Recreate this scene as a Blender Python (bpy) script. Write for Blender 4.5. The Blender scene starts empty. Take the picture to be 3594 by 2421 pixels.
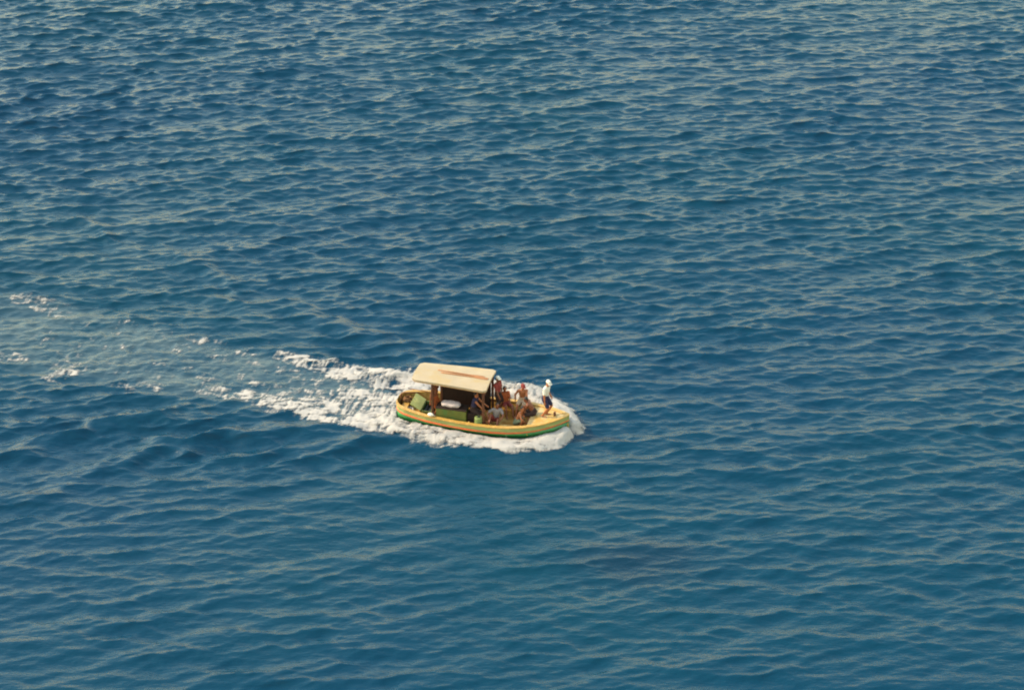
import bpy, bmesh, math, random
import numpy as np
from mathutils import Vector, Matrix

sc = bpy.context.scene
R = math.radians
random.seed(4)

# ------------------------------------------------------------------ camera
cam = bpy.data.cameras.new('camera')
cam.lens = 68.555
cam.sensor_width = 36.0
cam.clip_start = 0.5
cam.clip_end = 20000
cam_ob = bpy.data.objects.new('camera', cam)
sc.collection.objects.link(cam_ob)
cam_ob.location = (1.214, -68.948, 43.531)
cam_ob.rotation_euler = (R(60), 0, 0)
sc.camera = cam_ob

# ------------------------------------------------------------------ sky and sun
SUN_DIR = Vector((-0.97, 0.22, 0.0)).normalized()      # horizontal direction towards the sun
SUN_EL = 37.0
world = bpy.data.worlds.new('World')
sc.world = world
world.use_nodes = True
wn = world.node_tree.nodes
wl = world.node_tree.links
bg = wn['Background']
sky = wn.new('ShaderNodeTexSky')
sky.sky_type = 'NISHITA'
sky.sun_disc = False
sky.sun_elevation = R(SUN_EL)
sky.sun_rotation = math.atan2(SUN_DIR.x, SUN_DIR.y)
sky.altitude = 0
sky.air_density = 2.2
sky.dust_density = 0.9
sky.ozone_density = 0.0
wl.new(sky.outputs['Color'], bg.inputs['Color'])
bg.inputs['Strength'].default_value = 0.15

sun = bpy.data.lights.new('sun', 'SUN')
sun.energy = 2.0
sun.angle = R(0.55)
sun.color = (1.0, 0.90, 0.74)
sun_ob = bpy.data.objects.new('sun', sun)
sc.collection.objects.link(sun_ob)
sd = Vector((SUN_DIR.x * math.cos(R(SUN_EL)), SUN_DIR.y * math.cos(R(SUN_EL)), math.sin(R(SUN_EL))))
sun_ob.rotation_euler = sd.to_track_quat('Z', 'Y').to_euler()
sun_ob.location = (-40, -20, 60)

sc.view_settings.view_transform = 'Standard'
sc.view_settings.look = 'None'
sc.view_settings.exposure = 1.85
sc.view_settings.gamma = 1.0
sc.view_settings.use_white_balance = True       # the warm cast of the film print
sc.view_settings.white_balance_temperature = 7200
sc.view_settings.white_balance_tint = 9
sc.cycles.filter_width = 2.0        # the soft lens and print of the photograph


# ------------------------------------------------------------------ helpers
def tag(o, label=None, cat=None, group=None, kind=None):
    if label: o['label'] = label
    if cat: o['category'] = cat
    if group: o['group'] = group
    if kind: o['kind'] = kind
    return o


def link(o, parent=None):
    sc.collection.objects.link(o)
    if parent is not None:
        o.parent = parent
    return o


def mat(name, col, rough=0.6, spec=0.4, vary=0.12, scale=6.0, dark=None, dark_amt=0.0, dark_scale=3.0, bump=0.0, stretch=(1, 1, 1)):
    """painted / weathered surface: base colour with fine variation and worn patches of a second colour"""
    m = bpy.data.materials.new(name)
    m.use_nodes = True
    n, l = m.node_tree.nodes, m.node_tree.links
    b = n['Principled BSDF']
    b.inputs['Roughness'].default_value = rough
    b.inputs['Specular IOR Level'].default_value = spec
    tc = n.new('ShaderNodeTexCoord')
    mp = n.new('ShaderNodeMapping')
    mp.inputs['Scale'].default_value = stretch
    l.new(tc.outputs['Object'], mp.inputs['Vector'])
    nz = n.new('ShaderNodeTexNoise')
    nz.inputs['Scale'].default_value = scale
    nz.inputs['Detail'].default_value = 6
    l.new(mp.outputs['Vector'], nz.inputs['Vector'])
    rp = n.new('ShaderNodeValToRGB')
    rp.color_ramp.elements[0].position = 0.3
    rp.color_ramp.elements[1].position = 0.72
    lo = [max(0, c * (1 - vary)) for c in col]
    hi = [min(1, c * (1 + vary)) for c in col]
    rp.color_ramp.elements[0].color = (*lo, 1)
    rp.color_ramp.elements[1].color = (*hi, 1)
    l.new(nz.outputs['Fac'], rp.inputs['Fac'])
    out = rp.outputs['Color']
    if dark is not None:
        n2 = n.new('ShaderNodeTexNoise')
        n2.inputs['Scale'].default_value = dark_scale
        n2.inputs['Detail'].default_value = 8
        n2.inputs['Roughness'].default_value = 0.65
        l.new(mp.outputs['Vector'], n2.inputs['Vector'])
        r2 = n.new('ShaderNodeValToRGB')
        r2.color_ramp.elements[0].position = 0.62 - dark_amt * 0.35
        r2.color_ramp.elements[1].position = 0.74 - dark_amt * 0.35
        l.new(n2.outputs['Fac'], r2.inputs['Fac'])
        mx = n.new('ShaderNodeMix')
        mx.data_type = 'RGBA'
        l.new(r2.outputs['Color'], mx.inputs['Factor'])
        l.new(out, mx.inputs['A'])
        mx.inputs['B'].default_value = (*dark, 1)
        out = mx.outputs['Result']
    l.new(out, b.inputs['Base Color'])
    if bump > 0:
        bp = n.new('ShaderNodeBump')
        bp.inputs['Strength'].default_value = 0.6
        bp.inputs['Distance'].default_value = bump
        l.new(nz.outputs['Fac'], bp.inputs['Height'])
        l.new(bp.outputs['Normal'], b.inputs['Normal'])
    return m


class MB:
    """collects closed shapes, builds one mesh object"""
    def __init__(self):
        self.v, self.f = [], []

    def add(self, vs, fs):
        o = len(self.v)
        self.v += [tuple(p) for p in vs]
        self.f += [tuple(i + o for i in q) for q in fs]
        return self

    def box(self, lo, hi, M=None):
        x0, y0, z0 = lo
        x1, y1, z1 = hi
        vs = [Vector(p) for p in ((x0, y0, z0), (x1, y0, z0), (x1, y1, z0), (x0, y1, z0), (x0, y0, z1), (x1, y0, z1), (x1, y1, z1), (x0, y1, z1))]
        if M is not None: vs = [M @ p for p in vs]
        return self.add(vs, [(3, 2, 1, 0), (4, 5, 6, 7), (0, 1, 5, 4), (1, 2, 6, 5), (2, 3, 7, 6), (3, 0, 4, 7)])

    def tube(self, pts, rad, n=10, closed=False):
        """swept round tube; rad a number or one per point"""
        pts = [Vector(p) for p in pts]
        k = len(pts)
        rad = [rad] * k if not hasattr(rad, '__len__') else rad
        rings = []
        ref = None
        for i in range(k):
            if closed:
                t = pts[(i + 1) % k] - pts[i - 1]
            else:
                t = pts[min(i + 1, k - 1)] - pts[max(i - 1, 0)]
            t.normalize()
            if ref is None:
                ref = Vector((0, 0, 1)) if abs(t.z) < 0.9 else Vector((1, 0, 0))
            a = (ref - t * ref.dot(t)).normalized()
            b = t.cross(a)
            ref = a
            rings.append([pts[i] + (a * math.cos(2 * math.pi * j / n) + b * math.sin(2 * math.pi * j / n)) * rad[i] for j in range(n)])
        vs = [p for r in rings for p in r]
        fs = []
        for i in range(k if closed else k - 1):
            i2 = (i + 1) % k
            for j in range(n):
                fs.append((i * n + j, i * n + (j + 1) % n, i2 * n + (j + 1) % n, i2 * n + j))
        if not closed:
            fs.append(tuple(range(n - 1, -1, -1)))
            fs.append(tuple((k - 1) * n + j for j in range(n)))
        return self.add(vs, fs)

    def capsule(self, a, b, ra, rb, n=12, m=4):
        """tapered limb with round ends"""
        a, b = Vector(a), Vector(b)
        d = b - a
        t = d.normalized() if d.length > 1e-6 else Vector((0, 0, 1))
        pts, rad = [], []
        for i in range(m):
            th = math.pi / 2 * (i + 0.35) / m
            pts.append(a - t * ra * math.cos(th)); rad.append(ra * math.sin(th))
        pts += [a, b]; rad += [ra, rb]
        for i in range(m - 1, -1, -1):
            th = math.pi / 2 * (i + 0.35) / m
            pts.append(b + t * rb * math.cos(th)); rad.append(rb * math.sin(th))
        ref = Vector((0, 0, 1)) if abs(t.z) < 0.9 else Vector((1, 0, 0))
        u = (ref - t * ref.dot(t)).normalized()
        w = t.cross(u)
        vs, fs = [], []
        for p, r in zip(pts, rad):
            vs += [p + (u * math.cos(2 * math.pi * j / n) + w * math.sin(2 * math.pi * j / n)) * r for j in range(n)]
        k = len(pts)
        for i in range(k - 1):
            for j in range(n):
                fs.append((i * n + j, i * n + (j + 1) % n, (i + 1) * n + (j + 1) % n, (i + 1) * n + j))
        fs.append(tuple(range(n - 1, -1, -1)))
        fs.append(tuple((k - 1) * n + j for j in range(n)))
        return self.add(vs, fs)

    def ellipsoid(self, c, axes, n=16, m=10):
        """axes: three vectors (half axes)"""
        c = Vector(c)
        ax = [Vector(a) for a in axes]
        vs = [c - ax[2]]
        for i in range(1, m):
            th = math.pi * i / m
            for j in range(n):
                ph = 2 * math.pi * j / n
                vs.append(c + ax[0] * (math.sin(th) * math.cos(ph)) + ax[1] * (math.sin(th) * math.sin(ph)) - ax[2] * math.cos(th))
        vs.append(c + ax[2])
        fs = [(0, 1 + (j + 1) % n, 1 + j) for j in range(n)]
        for i in range(m - 2):
            for j in range(n):
                a = 1 + i * n
                fs.append((a + j, a + (j + 1) % n, a + n + (j + 1) % n, a + n + j))
        L = len(vs) - 1
        a = 1 + (m - 2) * n
        fs += [(a + j, a + (j + 1) % n, L) for j in range(n)]
        return self.add(vs, fs)

    def lathe(self, prof, c=(0, 0, 0), n=20, M=None):
        """profile of (radius, z)"""
        vs, fs = [], []
        for r, z in prof:
            for j in range(n):
                p = Vector((r * math.cos(2 * math.pi * j / n), r * math.sin(2 * math.pi * j / n), z))
                if M is not None: p = M @ p
                vs.append(p + Vector(c))
        k = len(prof)
        for i in range(k - 1):
            for j in range(n):
                fs.append((i * n + j, i * n + (j + 1) % n, (i + 1) * n + (j + 1) % n, (i + 1) * n + j))
        fs.append(tuple(range(n - 1, -1, -1)))
        fs.append(tuple((k - 1) * n + j for j in range(n)))
        return self.add(vs, fs)

    def mesh(self, name, smooth=False):
        me = bpy.data.meshes.new(name)
        me.from_pydata([tuple(p) for p in self.v], [], self.f)
        bm = bmesh.new(); bm.from_mesh(me)
        bmesh.ops.recalc_face_normals(bm, faces=bm.faces[:])
        bm.to_mesh(me); bm.free()
        if smooth:
            me.polygons.foreach_set('use_smooth', [True] * len(me.polygons))
        me.update()
        return me

    def build(self, name, material, parent=None, smooth=False, bevel=0.0, base=None):
        if base is not None:
            b = Vector(base)
            self.v = [tuple(Vector(p) - b) for p in self.v]
        me = self.mesh(name, smooth)
        me.materials.append(material)
        o = link(bpy.data.objects.new(name, me), parent)
        if bevel > 0:
            md = o.modifiers.new('bevel', 'BEVEL')
            md.width = bevel
            md.segments = 2
            md.limit_method = 'ANGLE'
        return o


# ------------------------------------------------------------------ boat frame and hull lines (metres; x forward, y to port, z up)
HEAD = R(-14)
BOAT = Matrix.Rotation(HEAD, 4, 'Z')
ch, sh = math.cos(HEAD), math.sin(HEAD)
X_ST = [-3.68, -3.65, -3.58, -3.45, -3.2, -2.8, -2.2, -1.5, -0.8, 0.0, 0.7, 1.3, 1.9, 2.4, 2.8, 3.1, 3.35, 3.55, 3.68]
B_ST = [0.24, 0.36, 0.50, 0.64, 0.77, 0.88, 1.01, 1.08, 1.13, 1.16, 1.16, 1.12, 1.01, 0.85, 0.66, 0.48, 0.31, 0.15, 0.025]
Z_ST = [0.67, 0.67, 0.665, 0.66, 0.645, 0.625, 0.595, 0.57, 0.555, 0.555, 0.57, 0.60, 0.65, 0.705, 0.76, 0.81, 0.86, 0.91, 0.95]


def beam(x): return float(np.interp(x, X_ST, B_ST))
def sheer(x): return float(np.interp(x, X_ST, Z_ST))


# ------------------------------------------------------------------ sea surface (directional wave spectrum, real geometry)
rng = np.random.default_rng(11)
N = 900
L = 76.0
DX = L / N
X0, Y0 = -38.0, -24.5


def spectrum_field():
    k1 = 2 * np.pi * np.fft.fftfreq(N, DX)
    kx, ky = np.meshgrid(k1, k1, indexing='xy')
    k = np.hypot(kx, ky); k[0, 0] = 1e-6
    th = np.arctan2(ky, kx)

    def band(lam_p, steep, wdir, p, cut):
        kp = 2 * np.pi / lam_p
        S = np.exp(-1.25 * (kp / k) ** 2.0) / k ** 4.1
        S *= np.exp(-(k * cut) ** 2)
        d = np.cos((th - wdir) / 1.0)
        D = np.where(d > 0, np.abs(d) ** p, 0.0)
        return S * D, steep

    out = np.zeros((N, N), complex)
    for lam_p, steep, wdir, p, cut in (
            (1.6, 0.205, R(-87), 20.0, 0.042),     # wind chop running towards the camera
            (1.3, 0.125, R(-69), 18.0, 0.042),     # crossing trains: the diamond pattern
            (1.3, 0.095, R(-112), 16.0, 0.042),
            (3.6, 0.085, R(-70), 16.0, 0.15),      # longer waves, crests rising to the right
            (8.0, 0.030, R(-70), 14.0, 0.40)):     # low swell
        S, st = band(lam_p, steep, wdir, p, cut)
        S[0, 0] = 0
        A = np.sqrt(S) * (rng.standard_normal((N, N)) + 1j * rng.standard_normal((N, N)))
        h = np.real(np.fft.ifft2(A))
        gy, gx = np.gradient(h, DX)
        s = np.sqrt((gx ** 2 + gy ** 2).mean())
        out += A * (st / s)
    h = np.real(np.fft.ifft2(out))
    # sharpened crests: horizontal shift towards crests
    dxf = np.real(np.fft.ifft2(1j * kx / k * out))
    dyf = np.real(np.fft.ifft2(1j * ky / k * out))
    return h, dxf * 0.9, dyf * 0.9


H, DXF, DYF = spectrum_field()


def noise_field(lo, hi, seed, n=512, size=12.0, power=1.0, aniso=1.0):
    """tileable band-limited random field, unit variance; wavelengths lo..hi metres"""
    r = np.random.default_rng(seed)
    k1 = np.fft.fftfreq(n, size / n)
    kx, ky = np.meshgrid(k1, k1, indexing='xy')
    k = np.hypot(kx * aniso, ky); k[0, 0] = 1e-6
    S = np.where((k > 1 / hi) & (k < 1 / lo), k ** (-power), 0)
    f = np.real(np.fft.ifft2(S * (r.standard_normal((n, n)) + 1j * r.standard_normal((n, n)))))
    f /= f.std()
    return lambda x, y: bil(f, (x / size * n), (y / size * n))


def bil(F, fx, fy):
    n0, n1 = F.shape[1], F.shape[0]
    ix = np.floor(fx).astype(int); iy = np.floor(fy).astype(int)
    tx, ty = fx - ix, fy - iy
    ix0, ix1, iy0, iy1 = ix % n0, (ix + 1) % n0, iy % n1, (iy + 1) % n1
    return (F[iy0, ix0] * (1 - tx) * (1 - ty) + F[iy0, ix1] * tx * (1 - ty) + F[iy1, ix0] * (1 - tx) * ty + F[iy1, ix1] * tx * ty)


def to_boat(x, y):
    return ch * x + sh * y, -sh * x + ch * y


def smooth(a, b, x):
    t = np.clip((x - a) / (b - a), 0, 1)
    return t * t * (3 - 2 * t)


def poly_dist(u, v, pts):
    """distance to a polyline and interpolated value carried by its points (x, y, value...)"""
    best = np.full(u.shape, 1e9)
    nv = len(pts[0]) - 2
    vals = [np.zeros(u.shape) for _ in range(nv)]
    for a, b in zip(pts[:-1], pts[1:]):
        dx, dy = b[0] - a[0], b[1] - a[1]
        t = np.clip(((u - a[0]) * dx + (v - a[1]) * dy) / (dx * dx + dy * dy), 0, 1)
        d = np.hypot(u - a[0] - t * dx, v - a[1] - t * dy)
        m = d < best
        best = np.where(m, d, best)
        for i in range(nv):
            vals[i] = np.where(m, a[2 + i] + t * (b[2 + i] - a[2 + i]), vals[i])
    return best, vals


ripple = noise_field(0.28, 1.1, 21, n=512, size=16.0, power=1.6)
n_gust = noise_field(7.0, 40.0, 23, n=256, size=130.0, power=1.3, aniso=1.6)
xa, ba = np.array(X_ST), np.array(B_ST)


def wake_axis(u):
    """the track bends slightly to port behind the boat"""
    return np.where(u < -3, (-(u + 3)) * 0.125, 0.0)


WAKE_CRESTS = [
    [(-19.5, -8.2, 0.02), (-18.3, -7.0, 0.174), (-15.8, -4.8, 0.237), (-15.0, -3.7, 0.237), (-13.3, -2.7, 0.200), (-11.8, -1.9, 0.05)],
    [(-15.6, -8.8, 0.02), (-14.3, -7.3, 0.174), (-12.4, -5.1, 0.263), (-10.0, -3.6, 0.263), (-7.8, -2.6, 0.212), (-5.1, -1.8, 0.06)],
    [(-10.2, -5.8, 0.02), (-8.4, -4.4, 0.163), (-6.3, -3.4, 0.212), (-4.4, -2.4, 0.150), (-2.8, -2.1, 0.03)],
    [(-18.2, -10.6, 0.02), (-16.9, -10.0, 0.150), (-14.9, -9.2, 0.163), (-13.2, -8.0, 0.03)],
    [(-12.2, 7.7, 0.02), (-10.7, 7.2, 0.088), (-8.9, 6.6, 0.116), (-7.1, 5.8, 0.109), (-5.2, 5.0, 0.068), (-3.4, 4.3, 0.02)],
    [(-16.8, 8.3, 0.02), (-15.3, 7.7, 0.088), (-13.4, 7.2, 0.102), (-12.0, 6.7, 0.03)],
    [(-20.1, 12.0, 0.02), (-17.9, 10.8, 0.095), (-15.0, 9.2, 0.102), (-13.6, 8.6, 0.03)],
    [(-25.5, 13.9, 0.02), (-24.0, 13.2, 0.088), (-21.3, 11.5, 0.095), (-19.8, 10.8, 0.03)],
]


def sea_at(x, y):
    """position of the water surface for rest point (x, y): returns X, Y, Z, aeration"""
    fx, fy = (x - X0) / DX, (y - Y0) / DX
    h, dx, dy = bil(H, fx, fy), bil(DXF, fx, fy), bil(DYF, fx, fy)
    far = np.hypot(x, y - 15)
    fade = 1 - smooth(55, 200, far)
    u, v = to_boat(x, y)
    # churned, flattened water of the wake
    c = wake_axis(u)
    hw = 1.2 + 0.085 * np.maximum(-(u + 3), 0)
    w = (1 - smooth(0.75, 1.25, np.abs(v - c) / hw)) * smooth(-0.5, -4.5, u) * (1 - smooth(16, 30, -u) * 0.75)
    near = np.exp(-((np.maximum(np.abs(u) - 3.0, 0) / 1.2) ** 2 + (np.maximum(np.abs(v) - 0.9, 0) / 0.9) ** 2))
    gust = np.clip(1 + 0.11 * n_gust(x, y) - 0.13 * np.tanh((x - 6) / 14) - 0.36 * smooth(12, -16, y), 0.40, 1.4)          # wind patches
    damp = fade * gust * (1 - 0.72 * w) * (1 - 0.8 * near)
    z = h * damp + w * 0.014 * ripple(u, v) * fade
    # the boat's own diverging waves, both sides of the track (crest lines: x, y, height)
    for line in WAKE_CRESTS:
        lo, hi = min(p[0] for p in line) - 2, max(p[0] for p in line) + 2
        l2, h2 = min(p[1] for p in line) - 2, max(p[1] for p in line) + 2
        m = np.where((u > lo) & (u < hi) & (v > l2) & (v < h2))[0]
        um, vm = u[m], v[m]
        wu, wv = um + 0.16 * ripple(um * 0.25, vm * 0.25), vm + 0.16 * ripple(um * 0.25 + 5, vm * 0.25)
        d, (amp,) = poly_dist(wu, wv, line)
        z[m] += 1.1 * amp * (np.exp(-(d / 0.5) ** 2) - 0.35 * np.exp(-((d - 0.95) / 0.5) ** 2)) * fade[m]
    # bow wave shoulder and the hollow beside the hull
    d, _ = poly_dist(u, v, [(3.5, 0.35), (2.4, 1.7), (1.0, 2.6), (-1.0, 2.9), (-4.5, 2.7)])
    z = z + 0.16 * np.exp(-(d / 0.5) ** 2) * (1 - 0.6 * smooth(0, -4, u))
    d, _ = poly_dist(u, v, [(3.5, -0.35), (2.2, -1.45), (0.6, -1.8), (-0.8, -1.9), (-4.0, -1.6)])
    z = z + 0.14 * np.exp(-(d / 0.45) ** 2) * (1 - 0.6 * smooth(0, -4, u))
    # water pushed down under the hull
    b = np.interp(u, xa, ba, left=0, right=0)
    inside = (1 - smooth(-0.22, -0.05, np.abs(v) - b)) * (b > 0.05)
    z = z * (1 - inside) - 0.22 * inside
    return x + dx * damp, y + dy * damp, z, w


def grid_axis(a0, n, d, reach):
    mid = a0 + d * np.arange(n + 1)
    ext, s, p = [], d, 0.0
    while p < reach:
        s *= 1.22
        p += s
        ext.append(p)
    ext = np.array(ext)
    return np.concatenate([(a0 - ext)[::-1], mid, mid[-1] + ext])


def build_sea():
    gx = grid_axis(X0, N, DX, 9000)
    gy = grid_axis(Y0, N, DX, 9000)
    x, y = np.meshgrid(gx, gy, indexing='xy')
    X, Y, Z, W = sea_at(x.ravel(), y.ravel())
    nx, ny = len(gx), len(gy)
    co = np.stack([X, Y, Z], 1).astype(np.float32)
    i = np.arange((nx - 1) * (ny - 1))
    r, c = i // (nx - 1), i % (nx - 1)
    a = r * nx + c
    quads = np.stack([a, a + 1, a + nx + 1, a + nx], 1).astype(np.int32)
    me = grid_mesh('sea', co, quads)
    at = me.attributes.new('churn', 'FLOAT', 'POINT')
    at.data.foreach_set('value', W.astype(np.float32))
    return me


def grid_mesh(name, co, quads):
    me = bpy.data.meshes.new(name)
    me.vertices.add(len(co))
    me.vertices.foreach_set('co', co.ravel())
    me.loops.add(quads.size)
    me.loops.foreach_set('vertex_index', quads.ravel())
    me.polygons.add(len(quads))
    me.polygons.foreach_set('loop_start', np.arange(0, quads.size, 4, dtype=np.int32))
    me.polygons.foreach_set('use_smooth', np.ones(len(quads), dtype=bool))
    me.update()
    me.validate()
    return me


def water_material():
    m = bpy.data.materials.new('sea_water')
    m.use_nodes = True
    n, l = m.node_tree.nodes, m.node_tree.links
    b = n['Principled BSDF']
    b.inputs['IOR'].default_value = 1.20
    b.inputs['Specular IOR Level'].default_value = 0.5
    geo = n.new('ShaderNodeTexCoord')
    # slow change of water colour over tens of metres, and the paler bubbly water of the wake
    nz = n.new('ShaderNodeTexNoise')
    nz.inputs['Scale'].default_value = 0.045
    nz.inputs['Detail'].default_value = 3
    l.new(geo.outputs['Object'], nz.inputs['Vector'])
    rp = n.new('ShaderNodeValToRGB')
    rp.color_ramp.elements[0].position = 0.35
    rp.color_ramp.elements[0].color = (0.0001, 0.0225, 0.048, 1)
    rp.color_ramp.elements[1].position = 0.68
    rp.color_ramp.elements[1].color = (0.0001, 0.0255, 0.046, 1)
    l.new(nz.outputs['Fac'], rp.inputs['Fac'])
    # a darker oval patch with a ragged edge, mixed into the water colour
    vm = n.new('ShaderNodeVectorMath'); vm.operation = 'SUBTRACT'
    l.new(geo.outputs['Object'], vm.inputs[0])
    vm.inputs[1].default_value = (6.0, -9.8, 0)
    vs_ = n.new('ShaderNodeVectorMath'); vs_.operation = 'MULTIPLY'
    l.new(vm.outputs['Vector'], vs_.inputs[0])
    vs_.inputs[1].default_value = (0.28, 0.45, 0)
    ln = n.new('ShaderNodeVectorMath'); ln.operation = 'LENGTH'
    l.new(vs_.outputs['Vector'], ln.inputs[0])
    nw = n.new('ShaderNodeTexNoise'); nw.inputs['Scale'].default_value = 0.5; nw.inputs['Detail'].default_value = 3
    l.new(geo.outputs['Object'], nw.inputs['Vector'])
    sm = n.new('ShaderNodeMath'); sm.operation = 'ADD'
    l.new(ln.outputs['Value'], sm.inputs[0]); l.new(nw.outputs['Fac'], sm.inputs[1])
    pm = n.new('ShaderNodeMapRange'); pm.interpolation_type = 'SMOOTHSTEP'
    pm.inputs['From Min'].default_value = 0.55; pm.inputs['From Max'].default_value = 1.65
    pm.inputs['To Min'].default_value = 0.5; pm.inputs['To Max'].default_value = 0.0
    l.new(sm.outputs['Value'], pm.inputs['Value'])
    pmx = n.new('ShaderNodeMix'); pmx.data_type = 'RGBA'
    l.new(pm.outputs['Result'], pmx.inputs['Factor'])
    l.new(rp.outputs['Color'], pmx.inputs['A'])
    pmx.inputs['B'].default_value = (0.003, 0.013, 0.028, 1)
    at = n.new('ShaderNodeAttribute')
    at.attribute_name = 'churn'
    n3 = n.new('ShaderNodeTexNoise')
    n3.inputs['Scale'].default_value = 0.9
    n3.inputs['Detail'].default_value = 5
    n3.inputs['Roughness'].default_value = 0.65
    mp3 = n.new('ShaderNodeMapping')
    mp3.inputs['Rotation'].default_value = (0, 0, R(18))
    mp3.inputs['Scale'].default_value = (0.35, 1.0, 1.0)
    l.new(geo.outputs['Object'], mp3.inputs['Vector'])
    l.new(mp3.outputs['Vector'], n3.inputs['Vector'])
    mr = n.new('ShaderNodeMapRange')
    mr.inputs['From Min'].default_value = 0.35
    mr.inputs['From Max'].default_value = 0.75
    l.new(n3.outputs['Fac'], mr.inputs['Value'])
    mm = n.new('ShaderNodeMath'); mm.operation = 'MULTIPLY'
    l.new(mr.outputs['Result'], mm.inputs[0])
    l.new(at.outputs['Fac'], mm.inputs[1])
    mx = n.new('ShaderNodeMix'); mx.data_type = 'RGBA'
    l.new(mm.outputs['Value'], mx.inputs['Factor'])
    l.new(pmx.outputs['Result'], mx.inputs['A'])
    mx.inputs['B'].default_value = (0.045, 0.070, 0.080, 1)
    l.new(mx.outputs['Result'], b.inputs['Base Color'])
    b.inputs['Roughness'].default_value = 0.20
    # capillary ripples finer than the mesh
    mp = n.new('ShaderNodeMapping')
    mp.inputs['Scale'].default_value = (0.5, 1.25, 1.0)
    l.new(geo.outputs['Object'], mp.inputs['Vector'])
    b1 = n.new('ShaderNodeTexNoise')
    b1.inputs['Scale'].default_value = 4.0
    b1.inputs['Detail'].default_value = 4
    b1.inputs['Roughness'].default_value = 0.55
    l.new(mp.outputs['Vector'], b1.inputs['Vector'])
    bp = n.new('ShaderNodeBump')
    bp.inputs['Strength'].default_value = 1.0
    bp.inputs['Distance'].default_value = 0.05
    l.new(b1.outputs['Fac'], bp.inputs['Height'])
    l.new(bp.outputs['Normal'], b.inputs['Normal'])
    return m


sea = link(bpy.data.objects.new('sea', build_sea()))
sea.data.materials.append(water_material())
tag(sea, kind='structure')

# ------------------------------------------------------------------ materials of the boat
M_YELLOW = mat('yellow_paint', (0.29, 0.148, 0.028), 0.55, 0.3, 0.15, 5, dark=(0.38, 0.25, 0.09), dark_amt=0.35, dark_scale=2.5)
M_GUNWALE = mat('gunwale_paint', (0.31, 0.17, 0.036), 0.5, 0.35, 0.15, 8, dark=(0.42, 0.24, 0.07), dark_amt=0.15, dark_scale=4)
M_DECK = mat('deck_ochre', (0.26, 0.115, 0.019), 0.75, 0.2, 0.25, 4, dark=(0.30, 0.18, 0.055), dark_amt=0.3, dark_scale=2)
M_FOREDECK = mat('foredeck_yellow', (0.31, 0.17, 0.033), 0.6, 0.3, 0.12, 3, dark=(0.36, 0.245, 0.11), dark_amt=0.55, dark_scale=2.2)
M_STRAKE = mat('sage_strake', (0.20, 0.225, 0.085), 0.6, 0.3, 0.2, 5, dark=(0.33, 0.28, 0.09), dark_amt=0.30, dark_scale=1.6, stretch=(0.5, 0.5, 3))
M_HULL = mat('green_hull', (0.022, 0.15, 0.040), 0.4, 0.45, 0.2, 5, dark=(0.04, 0.10, 0.03), dark_amt=0.15)
M_RED = mat('red_rail', (0.42, 0.075, 0.018), 0.55, 0.3, 0.2, 6, dark=(0.30, 0.08, 0.03), dark_amt=0.35, dark_scale=3)
M_ROOF = mat('cream_roof', (0.265, 0.205, 0.135), 0.7, 0.2, 0.07, 2, dark=(0.265, 0.19, 0.10), dark_amt=0.35, dark_scale=1.1)
M_TRIM = mat('roof_trim', (0.40, 0.22, 0.10), 0.7, 0.2, 0.2, 8)
M_WOOD = mat('dark_brown_wood', (0.085, 0.030, 0.014), 0.7, 0.25, 0.3, 9, stretch=(1, 1, 0.2))
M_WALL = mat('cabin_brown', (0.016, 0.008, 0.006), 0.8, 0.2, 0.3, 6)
M_OAR = mat('oar_wood', (0.24, 0.10, 0.042), 0.65, 0.25, 0.25, 10, stretch=(0.2, 1, 1))
M_BOXGREEN = mat('box_green', (0.085, 0.095, 0.02), 0.6, 0.3, 0.18, 4, dark=(0.05, 0.115, 0.03), dark_amt=0.3)
M_LIDGREEN = mat('pale_green', (0.27, 0.27, 0.085), 0.6, 0.3, 0.12, 5, dark=(0.52, 0.46, 0.15), dark_amt=0.2)
M_DRUM = mat('drum_green', (0.11, 0.14, 0.04), 0.5, 0.4, 0.15, 6)
M_BLACK = mat('engine_black', (0.012, 0.011, 0.010), 0.6, 0.3, 0.4, 9)
M_WHITE = mat('white_cloth', (0.34, 0.27, 0.25), 0.8, 0.15, 0.06, 5)
M_FENDER = mat('fender_white', (0.55, 0.48, 0.40), 0.45, 0.4, 0.05, 5)
M_ROPE = mat('rope', (0.16, 0.075, 0.035), 0.9, 0.1, 0.4, 30)
M_JUG = mat('yellow_jug', (0.56, 0.38, 0.12), 0.45, 0.4, 0.1, 5)
M_STEEL = mat('engine_steel', (0.10, 0.09, 0.08), 0.5, 0.5, 0.3, 8)

# ------------------------------------------------------------------ the boat
boat = link(bpy.data.objects.new('boat', None))
boat.rotation_euler = (0, 0, HEAD)
tag(boat, 'green and yellow wooden launch with cream canopy roof, red rubbing rail and white bow wave', 'boat')

XS = []
for a, b_ in zip(X_ST[:-1], X_ST[1:]):
    k = max(1, int(round((b_ - a) / 0.12)))
    XS += [a + (b_ - a) * i / k for i in range(k)]
XS.append(X_ST[-1])


def loft(profile, close_ends=True):
    """closed strip lofted from the stern round to the bow on both sides.
    profile(x) -> list of (half_breadth, z) around the section, for starboard; mirrored to port"""
    mb = MB()
    stb = [[(x, -hb, z) for hb, z in profile(x)] for x in XS]
    prt = [[(x, hb, z) for hb, z in profile(x)] for x in XS]
    loop = stb[::-1] + prt                # bow(starboard) -> stern -> bow(port)
    m = len(loop[0])
    vs = [p for s in loop for p in s]
    fs = []
    for i in range(len(loop) - 1):
        for j in range(m):
            fs.append((i * m + j, i * m + (j + 1) % m, (i + 1) * m + (j + 1) % m, (i + 1) * m + j))
    if close_ends:
        fs.append(tuple(range(m)))
        fs.append(tuple((len(loop) - 1) * m + j for j in reversed(range(m))))
    mb.add(vs, fs)
    return mb


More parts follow.
